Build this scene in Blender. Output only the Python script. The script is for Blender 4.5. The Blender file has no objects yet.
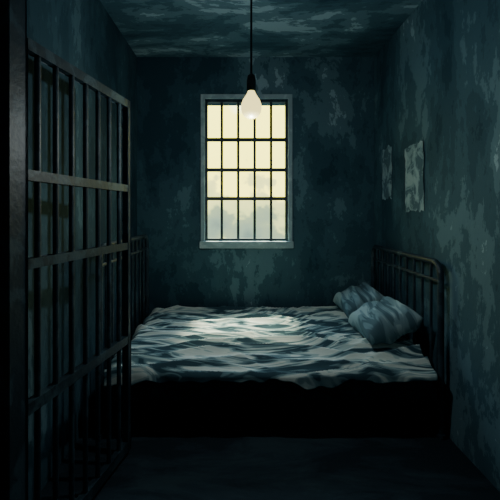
import bpy, bmesh, math, random
from mathutils import Vector, Matrix, noise
random.seed(4)
scene = bpy.context.scene
COL = scene.collection

# ------------------------------------------------------------ helpers
def new_obj(name, bm, mat=None, parent=None, smooth=False):
    me = bpy.data.meshes.new(name)
    bmesh.ops.recalc_face_normals(bm, faces=bm.faces[:])
    bm.to_mesh(me); bm.free()
    if smooth:
        for p in me.polygons: p.use_smooth = True
    ob = bpy.data.objects.new(name, me)
    COL.objects.link(ob)
    if mat: me.materials.append(mat)
    if parent: ob.parent = parent
    return ob

def empty(name):
    e = bpy.data.objects.new(name, None); COL.objects.link(e); e.empty_display_size = 0.1
    return e

def box(bm, x0, x1, y0, y1, z0, z1, rotz=0, bev=0):
    c = Vector(((x0+x1)/2, (y0+y1)/2, (z0+z1)/2))
    r = bmesh.ops.create_cube(bm, size=1)
    vs = r['verts']
    for v in vs:
        v.co = Vector((v.co.x*(x1-x0), v.co.y*(y1-y0), v.co.z*(z1-z0)))
        if rotz: v.co = Matrix.Rotation(rotz, 3, 'Z') @ v.co
        v.co += c
    if bev:
        es = set(e for v in vs for e in v.link_edges)
        bmesh.ops.bevel(bm, geom=list(es), offset=bev, segments=2, affect='EDGES', profile=0.5)

def rod(bm, a, b, r, seg=12, r2=None):
    a = Vector(a); b = Vector(b); d = b-a
    m = Matrix.Translation((a+b)/2) @ d.to_track_quat('Z', 'Y').to_matrix().to_4x4()
    bmesh.ops.create_cone(bm, cap_ends=True, segments=seg, radius1=r, radius2=r if r2 is None else r2, depth=d.length, matrix=m)

def ball(bm, c, r):
    bmesh.ops.create_uvsphere(bm, u_segments=14, v_segments=10, radius=r, matrix=Matrix.Translation(c))

def tube(bm, pts, r, seg=10):
    for i in range(len(pts)-1):
        rod(bm, pts[i], pts[i+1], r, seg)
        if i: ball(bm, pts[i], r)

def lathe(bm, prof, cx, cy, seg=32):
    rings = []
    for (r, z) in prof:
        rings.append([bm.verts.new((cx+r*math.cos(2*math.pi*i/seg), cy+r*math.sin(2*math.pi*i/seg), z)) for i in range(seg)])
    for a, b in zip(rings, rings[1:]):
        for i in range(seg):
            bm.faces.new((a[i], a[(i+1) % seg], b[(i+1) % seg], b[i]))
    bm.faces.new(rings[0]); bm.faces.new(rings[-1])

# ------------------------------------------------------------ materials
def mat_base(name):
    m = bpy.data.materials.new(name); m.use_nodes = True
    return m, m.node_tree, m.node_tree.nodes['Principled BSDF']

def paint_mat(name, cols, scale=1.6, rough=0.85, bump=0.25, stretch=(1, 1, 1), detail=7, spec=0.2, interp='EASE', dist=0.6, nrough=0.62):
    """blotchy peeling paint, also fold shade painted on the bedding: noise -> stepped ramp"""
    m, nt, b = mat_base(name)
    tc = nt.nodes.new('ShaderNodeTexCoord')
    mp = nt.nodes.new('ShaderNodeMapping'); mp.inputs['Scale'].default_value = stretch
    nz = nt.nodes.new('ShaderNodeTexNoise'); nz.inputs['Scale'].default_value = scale
    nz.inputs['Detail'].default_value = detail; nz.inputs['Roughness'].default_value = nrough
    nz.inputs['Distortion'].default_value = dist
    rp = nt.nodes.new('ShaderNodeValToRGB'); rp.color_ramp.interpolation = interp
    els = rp.color_ramp.elements
    while len(els) > 1: els.remove(els[-1])
    els[0].position = cols[0][0]; els[0].color = (*cols[0][1], 1)
    for p, c in cols[1:]:
        e = els.new(p); e.color = (*c, 1)
    nt.links.new(tc.outputs['Object'], mp.inputs['Vector'])
    nt.links.new(mp.outputs[0], nz.inputs['Vector'])
    nt.links.new(nz.outputs['Fac'], rp.inputs[0])
    nt.links.new(rp.outputs[0], b.inputs['Base Color'])
    b.inputs['Roughness'].default_value = rough
    b.inputs['Specular IOR Level'].default_value = spec
    if bump:
        n2 = nt.nodes.new('ShaderNodeTexNoise'); n2.inputs['Scale'].default_value = scale*5
        n2.inputs['Detail'].default_value = 6
        nt.links.new(mp.outputs[0], n2.inputs['Vector'])
        mx = nt.nodes.new('ShaderNodeMath'); mx.operation = 'ADD'
        nt.links.new(rp.outputs[0], mx.inputs[0]); nt.links.new(n2.outputs['Fac'], mx.inputs[1])
        bp = nt.nodes.new('ShaderNodeBump'); bp.inputs['Strength'].default_value = bump
        bp.inputs['Distance'].default_value = 0.03
        nt.links.new(mx.outputs[0], bp.inputs['Height'])
        nt.links.new(bp.outputs[0], b.inputs['Normal'])
    return m

c0 = (0.022, 0.060, 0.082); c1 = (0.036, 0.088, 0.114); c2 = (0.054, 0.120, 0.150); c3 = (0.108, 0.205, 0.238); c4 = (0.30, 0.44, 0.48)
def wallcols(s): return [(0.0, c0), (0.42+s, c0), (0.43+s, c1), (0.48+s, c1), (0.49+s, c2), (0.545+s, c2), (0.555+s, c3), (0.615+s, c3), (0.625+s, c4)]
M_wall = paint_mat('peeling_teal_paint', wallcols(0.01), scale=1.15, nrough=0.70, detail=10, dist=0.15, bump=0.35, stretch=(1.2, 1, 0.7))
M_wall2 = paint_mat('peeling_teal_paint_side', wallcols(0.0), scale=1.25, nrough=0.70, detail=10, dist=0.15, bump=0.35, stretch=(1, 1.3, 0.65))
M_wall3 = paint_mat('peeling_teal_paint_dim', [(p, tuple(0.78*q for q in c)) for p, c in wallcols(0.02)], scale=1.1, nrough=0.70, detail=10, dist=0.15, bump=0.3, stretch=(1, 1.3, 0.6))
M_ceil = paint_mat('stained_ceiling_paint', wallcols(-0.055), scale=1.5, stretch=(0.8, 1.8, 1), nrough=0.66, detail=10, dist=0.25, bump=0.2)
M_floor = paint_mat('dark_concrete', [(0.0, (0.010, 0.020, 0.028)), (0.45, (0.013, 0.026, 0.035)), (0.5, (0.020, 0.038, 0.050)), (0.62, (0.032, 0.058, 0.07))], scale=2.0, rough=0.75, stretch=(0.6, 1.6, 1), nrough=0.72)
M_iron = paint_mat('dark_painted_iron', [(0.0, (0.008, 0.018, 0.025)), (0.5, (0.013, 0.029, 0.040)), (0.6, (0.035, 0.068, 0.085))], scale=7, rough=0.48, bump=0.1, spec=0.35)
M_frame = paint_mat('window_frame_paint', [(0.0, (0.20, 0.29, 0.31)), (0.5, (0.34, 0.46, 0.48)), (0.6, (0.48, 0.60, 0.60))], scale=6, rough=0.6, bump=0.1)
M_paper = paint_mat('faded_paper', [(0.0, (0.08, 0.15, 0.18)), (0.47, (0.08, 0.15, 0.18)), (0.50, (0.20, 0.31, 0.34)), (0.6, (0.34, 0.46, 0.48))], scale=7, rough=0.9, bump=0.1)
M_matt = paint_mat('mattress_ticking', [(0.0, (0.015, 0.032, 0.042)), (0.6, (0.03, 0.055, 0.07))], scale=5, bump=0.1)
M_sheet = paint_mat('sheet_painted_folds', [(0.0, (0.030, 0.070, 0.090)), (0.435, (0.05, 0.105, 0.13)), (0.455, (0.15, 0.26, 0.285)), (0.495, (0.24, 0.37, 0.385)), (0.515, (0.50, 0.63, 0.61)), (0.55, (0.60, 0.72, 0.67)), (0.565, (0.90, 0.94, 0.84))], scale=2.7, stretch=(0.62, 6.5, 1), bump=0.08, detail=2.2, dist=1.6)  # dark and pale streaks paint fold shade and highlights into the colour
M_pillow = paint_mat('pillow_painted_creases', [(0.0, (0.08, 0.15, 0.18)), (0.43, (0.10, 0.18, 0.21)), (0.47, (0.20, 0.32, 0.35)), (0.53, (0.24, 0.36, 0.39)), (0.57, (0.40, 0.53, 0.54))], scale=3, bump=0.12, detail=2, stretch=(3.2, 0.7, 1), dist=1.0)  # dark bands are painted crease shade, pale ones painted light on the folds

# ------------------------------------------------------------ room
XL, XR, YB, YF, H = -1.03, 1.34, 4.0, -1.0, 3.0
T = 0.25
bm = bmesh.new(); box(bm, XL-T, XR+T, YF-T, YB+T, -0.2, 0); new_obj('floor', bm, M_floor)
bm = bmesh.new(); box(bm, XL-T, XR+T, YF-T, YB+T, H, H+0.2); new_obj('ceiling', bm, M_ceil)
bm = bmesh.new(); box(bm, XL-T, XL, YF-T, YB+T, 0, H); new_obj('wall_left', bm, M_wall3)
bm = bmesh.new(); box(bm, XR, XR+T, YF-T, YB+T, 0, H); new_obj('wall_right', bm, M_wall2)
bm = bmesh.new(); box(bm, XL, XR, YF-T, YF, 0, H); new_obj('wall_front', bm, M_wall)
WX0, WX1, WZ0, WZ1 = -0.35, 0.48, 1.16, 2.58
bm = bmesh.new()
box(bm, XL, WX0, YB, YB+T, 0, H)
box(bm, WX1, XR, YB, YB+T, 0, H)
box(bm, WX0, WX1, YB, YB+T, 0, WZ0)
box(bm, WX0, WX1, YB, YB+T, WZ1, H)
new_obj('wall_back', bm, M_wall)

# window
win = empty('window_1')
bm = bmesh.new()
fw = 0.04
y0, y1 = YB-0.03, YB+0.06
box(bm, WX0-fw, WX0, y0, y1-0.06, WZ0, WZ1+fw)
box(bm, WX1, WX1+fw, y0, y1-0.06, WZ0, WZ1+fw)
box(bm, WX0, WX1, y0, y1-0.06, WZ1, WZ1+fw)
new_obj('casing', bm, M_frame, win)
bm = bmesh.new(); box(bm, WX0-0.05, WX1+0.05, YB-0.06, YB, WZ0-0.07, WZ0, bev=0.008)
new_obj('sill', bm, M_frame, win)
bm = bmesh.new()
s = 0.024
box(bm, WX0, WX0+s, YB+0.02, YB+0.07, WZ0, WZ1); box(bm, WX1-s, WX1, YB+0.02, YB+0.07, WZ0, WZ1)
box(bm, WX0+s, WX1-s, YB+0.02, YB+0.07, WZ0, WZ0+s); box(bm, WX0+s, WX1-s, YB+0.02, YB+0.07, WZ1-s, WZ1)
new_obj('sash', bm, M_iron, win)
bm = bmesh.new()
for i in range(1, 5):
    x = WX0+(WX1-WX0)*i/5
    rod(bm, (x, YB+0.045, WZ0), (x, YB+0.045, WZ1), 0.0135)
for z in (2.18, 1.875, 1.585):
    box(bm, WX0, WX1, YB+0.03, YB+0.06, z-0.017, z+0.017)
new_obj('bars', bm, M_iron, win)

# ------------------------------------------------------------ posters on right wall
def torn_sheet(name, ya, yb, za, zb):
    bm = bmesh.new(); n = 14; g = []
    for i in range(n+1):
        row = []
        for j in range(n+1):
            u, v = i/n, j/n
            y = ya+(yb-ya)*u; z = za+(zb-za)*v
            e = 0.02
            if i in (0, n): y += e*noise.noise(Vector((z*18, ya*9, 3)))
            if j in (0, n): z += 1.6*e*noise.noise(Vector((y*20, za*5, 7)))
            x = XR-0.004-0.012*abs(noise.noise(Vector((y*6, z*6, 1))))*(0.3+v)
            row.append(bm.verts.new((x, y, z)))
        g.append(row)
    for i in range(n):
        for j in range(n):
            bm.faces.new((g[i][j], g[i+1][j], g[i+1][j+1], g[i][j+1]))
    o = new_obj(name, bm, M_paper)
    md = o.modifiers.new('t', 'SOLIDIFY'); md.thickness = 0.002
    return o
torn_sheet('wall_poster', 3.52, 3.74, 1.57, 2.03)
torn_sheet('wall_poster', 2.90, 3.22, 1.46, 1.97)

# ------------------------------------------------------------ bed
bed = empty('iron_bed')
BX0, BX1, BY0, BY1 = -0.87, 1.25, 2.52, 3.90
ZT = 0.5
# sheet
def sheet_h(x, y):
    # long, gently waving folds that run along the bed and fan out from the pillows
    w = noise.noise(Vector((x*0.9, y*1.2, 0.3)))*0.24 + noise.noise(Vector((x*2.4, y*1.8, 3.3)))*0.07
    fan = (x-1.3)*0.10*math.sin((y-3.2)*2.2)
    ph = (y+w+fan)*math.pi*8.5
    r = (1-abs(math.sin(ph)))**1.1
    ph2 = (y*1.0+x*0.12+noise.noise(Vector((x*1.1, y*1.4, 5)))*0.26)*math.pi*12
    r2 = (1-abs(math.sin(ph2)))**1.3
    a = 0.75+0.9*noise.noise(Vector((x*1.4, y*3, 9)))
    a2 = max(0, noise.noise(Vector((x*1.4, y*2.6, 19)))+0.25)
    return 0.055*r*max(0.35, a) + 0.032*r2*a2 + 0.008*noise.noise(Vector((x*2, y*10, 2))) - 0.014
bm = bmesh.new()
NX, NY = 260, 240
drop = 0.085
L = (BY1-BY0)
g = []
for i in range(NX+1):
    row = []
    u = i/NX
    x = BX0+0.02+(BX1-BX0-0.04)*u
    hem = drop*(0.85+0.7*noise.noise(Vector((x*3.1, 0, 4)))+0.3*noise.noise(Vector((x*11, 0, 4))))
    tot = L+hem
    for j in range(NY+1):
        s_ = tot*j/NY     # from far edge to near hem
        if s_ <= L:
            y = BY1-s_; z = ZT+sheet_h(x, y)
            # round near and far edge
            t = max(0, 1-(y-BY0)/0.25); z -= 0.045*t*t
            t = max(0, 1-(u*(BX1-BX0))/0.07); z -= 0.05*t*t
        else:
            d = s_-L
            y = BY0-0.012-0.02*math.sin(min(1, d/0.04)*math.pi/2)-0.018*noise.noise(Vector((x*9, d*4, 8)))
            z = ZT-0.045-d+sheet_h(x, BY0)*max(0, 1-d/0.05)
        row.append(bm.verts.new((x, y, z)))
    g.append(row)
for i in range(NX):
    for j in range(NY):
        bm.faces.new((g[i][j], g[i+1][j], g[i+1][j+1], g[i][j+1]))
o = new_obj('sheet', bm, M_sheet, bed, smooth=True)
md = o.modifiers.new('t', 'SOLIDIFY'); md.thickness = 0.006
bm = bmesh.new(); box(bm, BX0+0.03, BX1-0.02, BY0+0.01, BY1-0.01, 0.32, ZT-0.068, bev=0.03)
new_obj('mattress', bm, M_matt, bed, smooth=False)
bm = bmesh.new()
box(bm, BX0, BX1, BY0+0.02, BY0+0.06, 0.25, 0.33); box(bm, BX0, BX1, BY1-0.06, BY1-0.02, 0.25, 0.33)
for i in range(10):
    x = BX0+0.1+i*(BX1-BX0-0.2)/9
    box(bm, x-0.03, x+0.03, BY0+0.05, BY1-0.05, 0.295, 0.32)
new_obj('side_rails', bm, M_iron, bed)
def bed_end(name, x, ztop, nb):
    bm = bmesh.new()
    ya, yb = BY0+0.04, BY1-0.04
    R = 0.02
    k = 0.09
    pts = [(x, ya, 0)]
    pts += [(x, ya, ztop-k)]
    for i in range(1, 7):
        a = i/6*math.pi/2
        pts.append((x, ya+k*(1-math.cos(a)), ztop-k+k*math.sin(a)))
    q = []
    for i in range(6, 0, -1):
        a = i/6*math.pi/2
        q.append((x, yb-k*(1-math.cos(a)), ztop-k+k*math.sin(a)))
    pts += q+[(x, yb, ztop-k), (x, yb, 0)]
    tube(bm, pts, R, 12)
    rod(bm, (x, ya, ztop-0.12), (x, yb, ztop-0.12), 0.012)
    rod(bm, (x, ya, 0.36), (x, yb, 0.36), 0.016)
    for i in range(1, nb+1):
        y = ya+(yb-ya)*i/(nb+1)
        rod(bm, (x, y, 0.36), (x, y, ztop), 0.010)
    for y in (ya, yb):
        rod(bm, (x, y, 0), (x, y, 0.03), 0.028)
    return new_obj(name, bm, M_iron, bed, smooth=False)
bed_end('headboard', 1.285, 1.12, 9)
bed_end('footboard', -0.90, 1.22, 9)

# pillows
def pillow(loc, rot, sx, sy, sz, seed):
    bm = bmesh.new()
    n = 50
    def grid(sgn):
        g = []
        for i in range(n+1):
            row = []
            for j in range(n+1):
                u = -1+2*i/n; v = -1+2*j/n
                f = max(0, (1-u**4))*max(0, (1-v**4))
                pin = 1-0.12*(1-abs(u))*(abs(v)**3); pin2 = 1-0.12*(1-abs(v))*(abs(u)**3)
                hh = sz/2*f**0.55
                hh += 0.010*noise.noise(Vector((u*1.6+seed, v*2.5+seed, sgn)))*f**0.5
                rr = (1-abs(math.sin(3.14*(u*1.2+0.25*v*v+0.35*noise.noise(Vector((u*1.2, v*1.5, seed)))))))**1.3
                hh += 0.030*rr*f**0.4 - 0.018*f
                row.append(Vector((u*sx/2*pin2, v*sy/2*pin, sgn*hh)))
            g.append(row)
        return g
    for sgn in (1, -1):
        g = grid(sgn)
        vs = [[bm.verts.new(c) for c in r] for r in g]
        for i in range(n):
            for j in range(n):
                bm.faces.new((vs[i][j], vs[i+1][j], vs[i+1][j+1], vs[i][j+1]))
    bmesh.ops.remove_doubles(bm, verts=bm.verts[:], dist=0.0006)
    o = new_obj('pillow', bm, M_pillow, smooth=True)
    o.location = loc; o.rotation_euler = rot
    return o
pillow((1.07, 3.58, 0.65), (0.06, math.radians(-20), 0.0), 0.38, 0.50, 0.22, 1.3)
pillow((1.05, 2.95, 0.65), (-0.04, math.radians(-22), 0.0), 0.40, 0.54, 0.23, 6.1)

# ------------------------------------------------------------ barred gate
gate = empty('barred_cell_gate')
A = Vector((-0.672, 2.40)); D = (Vector((-0.825, 1.50))-A).normalized()
ang = math.atan2(D.y, D.x)
GL = 0.93
def gp(t, z): return (A.x+D.x*t, A.y+D.y*t, z)
bm = bmesh.new()
def gbox(bm, t0, t1, z0, z1, w):
    c = A+D*((t0+t1)/2); Lh = (t1-t0)/2
    box(bm, c.x-Lh, c.x+Lh, c.y-w/2, c.y+w/2, z0, z1, rotz=ang, bev=0.003)
gbox(bm, 0, 0.035, 0.03, 2.10, 0.035)
gbox(bm, GL-0.035, GL, 0.03, 2.10, 0.035)
for z, h in ((2.085, 0.04), (1.585, 0.035), (1.245, 0.035), (0.69, 0.04), (0.06, 0.05)):
    gbox(bm, 0, GL, z-h/2, z+h/2, 0.035)
new_obj('frame', bm, M_iron, gate)
bm = bmesh.new()
for i in range(1, 8):
    t = GL*i/8
    rod(bm, gp(t, 0.06), gp(t, 2.085), 0.0125)
new_obj('bars', bm, M_iron, gate)
bm = bmesh.new()
gbox(bm, GL+0.015, GL+0.10, 0, H, 0.10)
new_obj('hinge_post', bm, M_iron, gate)
bm = bmesh.new()
for z in (0.35, 1.1, 1.85):
    rod(bm, gp(GL+0.008, z-0.06), gp(GL+0.008, z+0.06), 0.016)
new_obj('hinges', bm, M_iron, gate)

# ------------------------------------------------------------ bulb
BX, BY = 0.062, 2.2
lamp = empty('hanging_light_bulb')
def mat_emit(name, col, st):
    m, nt, b = mat_base(name)
    b.inputs['Base Color'].default_value = (*[c*0.12 for c in col], 1)
    b.inputs['Emission Color'].default_value = (*col, 1)
    b.inputs['Emission Strength'].default_value = st
    return m
M_glow = mat_emit('frosted_glowing_glass', (1.0, 0.86, 0.32), 2.2)
bm = bmesh.new(); rod(bm, (BX, BY, 2.16), (BX, BY, H-0.02), 0.006); new_obj('cord', bm, M_iron, lamp)
bm = bmesh.new(); lathe(bm, [(0.012, H-0.04), (0.05, H-0.02), (0.05, H)], BX, BY); new_obj('ceiling_rose', bm, M_iron, lamp)
bm = bmesh.new(); lathe(bm, [(0.008, 2.205), (0.02, 2.195), (0.025, 2.17), (0.025, 2.115), (0.022, 2.11)], BX, BY)
new_obj('socket', bm, M_iron, lamp, smooth=False)
bm = bmesh.new()
dz = 0.02
lathe(bm, [(0.018, 2.10+dz), (0.020, 2.085+dz), (0.030, 2.066+dz), (0.046, 2.043+dz), (0.055, 2.018+dz), (0.057, 1.995+dz), (0.052, 1.972+dz), (0.039, 1.952+dz), (0.020, 1.941+dz), (0.004, 1.938+dz)], BX, BY)
glass = new_obj('glass', bm, M_glow, lamp, smooth=True)
ld = bpy.data.lights.new('bulb_light', 'POINT'); ld.energy = 16; ld.color = (0.84, 0.96, 1.0); ld.shadow_soft_size = 0.02
lo = bpy.data.objects.new('bulb_light', ld); lo.location = (BX, BY, 1.88); COL.objects.link(lo); lo.parent = lamp

# added fill lamp, unseen behind the camera, lifts the room's ambient light
cl = empty('added_fill_lamp')
bm = bmesh.new(); lathe(bm, [(0.14, H), (0.14, H-0.03), (0.11, H-0.045)], 0.2, -0.4); new_obj('added_fill_lamp_base', bm, M_iron, cl)
bm = bmesh.new(); lathe(bm, [(0.11, H-0.045), (0.105, H-0.08), (0.07, H-0.11), (0.01, H-0.125)], 0.2, -0.4)
new_obj('added_fill_lamp_dome', bm, mat_emit('added_fill_dome', (0.7, 0.88, 1.0), 1.0), cl, smooth=True)
l2 = bpy.data.lights.new('added_fill_light', 'POINT'); l2.energy = 1.8; l2.color = (0.60, 0.85, 1.0); l2.shadow_soft_size = 0.12
lo2 = bpy.data.objects.new('added_fill_light', l2); lo2.location = (0.2, -0.4, H-0.27); COL.objects.link(lo2); lo2.parent = cl

# moonlight falling through the window onto the bed
sl = bpy.data.lights.new('moon_light', 'SUN'); sl.energy = 18; sl.color = (1.0, 1.0, 0.72); sl.angle = math.radians(10)
so = bpy.data.objects.new('moon_light', sl); COL.objects.link(so); so.location = (0, 6, 5)
so.rotation_euler = Vector((-0.03, -0.62, -1.0)).to_track_quat('-Z', 'Y').to_euler()

# ------------------------------------------------------------ world sky
w = bpy.data.worlds.new('dusk_sky'); scene.world = w; w.use_nodes = True
nt = w.node_tree; bg = nt.nodes['Background']
tc = nt.nodes.new('ShaderNodeTexCoord')
sep = nt.nodes.new('ShaderNodeSeparateXYZ'); nt.links.new(tc.outputs['Generated'], sep.inputs[0])
nz = nt.nodes.new('ShaderNodeTexNoise'); nz.inputs['Scale'].default_value = 11; nz.inputs['Detail'].default_value = 5
nt.links.new(tc.outputs['Generated'], nz.inputs['Vector'])
m1 = nt.nodes.new('ShaderNodeMath'); m1.operation = 'MULTIPLY_ADD'; m1.inputs[1].default_value = 0.45; m1.inputs[2].default_value = -0.225
nt.links.new(nz.outputs['Fac'], m1.inputs[0])
ad = nt.nodes.new('ShaderNodeMath'); ad.operation = 'ADD'
nt.links.new(m1.outputs[0], ad.inputs[0]); nt.links.new(sep.outputs['Z'], ad.inputs[1])
mr = nt.nodes.new('ShaderNodeMapRange'); mr.inputs[1].default_value = -0.2; mr.inputs[2].default_value = 1.0
nt.links.new(ad.outputs[0], mr.inputs[0])
rp = nt.nodes.new('ShaderNodeValToRGB'); els = rp.color_ramp.elements
els[0].position = 0.0; els[0].color = (0.05, 0.08, 0.08, 1)
els[1].position = 1.0; els[1].color = (1.2, 1.9, 2.3, 1)
for p, c in ((0.10, (0.12, 0.17, 0.12)), (0.155, (0.16, 0.21, 0.12)), (0.17, (0.38, 0.42, 0.15)), (0.215, (0.52, 0.52, 0.17)), (0.228, (1.05, 0.97, 0.15)), (0.40, (1.1, 1.02, 0.16)), (0.55, (1.1, 1.5, 1.7))):
    e = els.new(p); e.color = (*c, 1)
nt.links.new(mr.outputs[0], rp.inputs[0])
nt.links.new(rp.outputs[0], bg.inputs['Color']); bg.inputs['Strength'].default_value = 4.8
pl = bpy.data.lights.new('window_portal', 'AREA'); pl.shape = 'RECTANGLE'; pl.size = WX1-WX0; pl.size_y = WZ1-WZ0
pl.cycles.is_portal = True
po = bpy.data.objects.new('window_portal', pl); po.location = ((WX0+WX1)/2, YB+0.2, (WZ0+WZ1)/2)
po.rotation_euler = (math.radians(-90), 0, 0); COL.objects.link(po)

# ------------------------------------------------------------ camera
cd = bpy.data.cameras.new('camera'); cam = bpy.data.objects.new('camera', cd); COL.objects.link(cam)
cam.location = (0, 0, 1.44); cam.rotation_euler = (math.radians(90), 0, 0)
cd.sensor_width = 36; cd.lens = 36*400/500
cd.shift_x = 0.02; cd.shift_y = -0.074
cd.clip_start = 0.05
scene.camera = cam
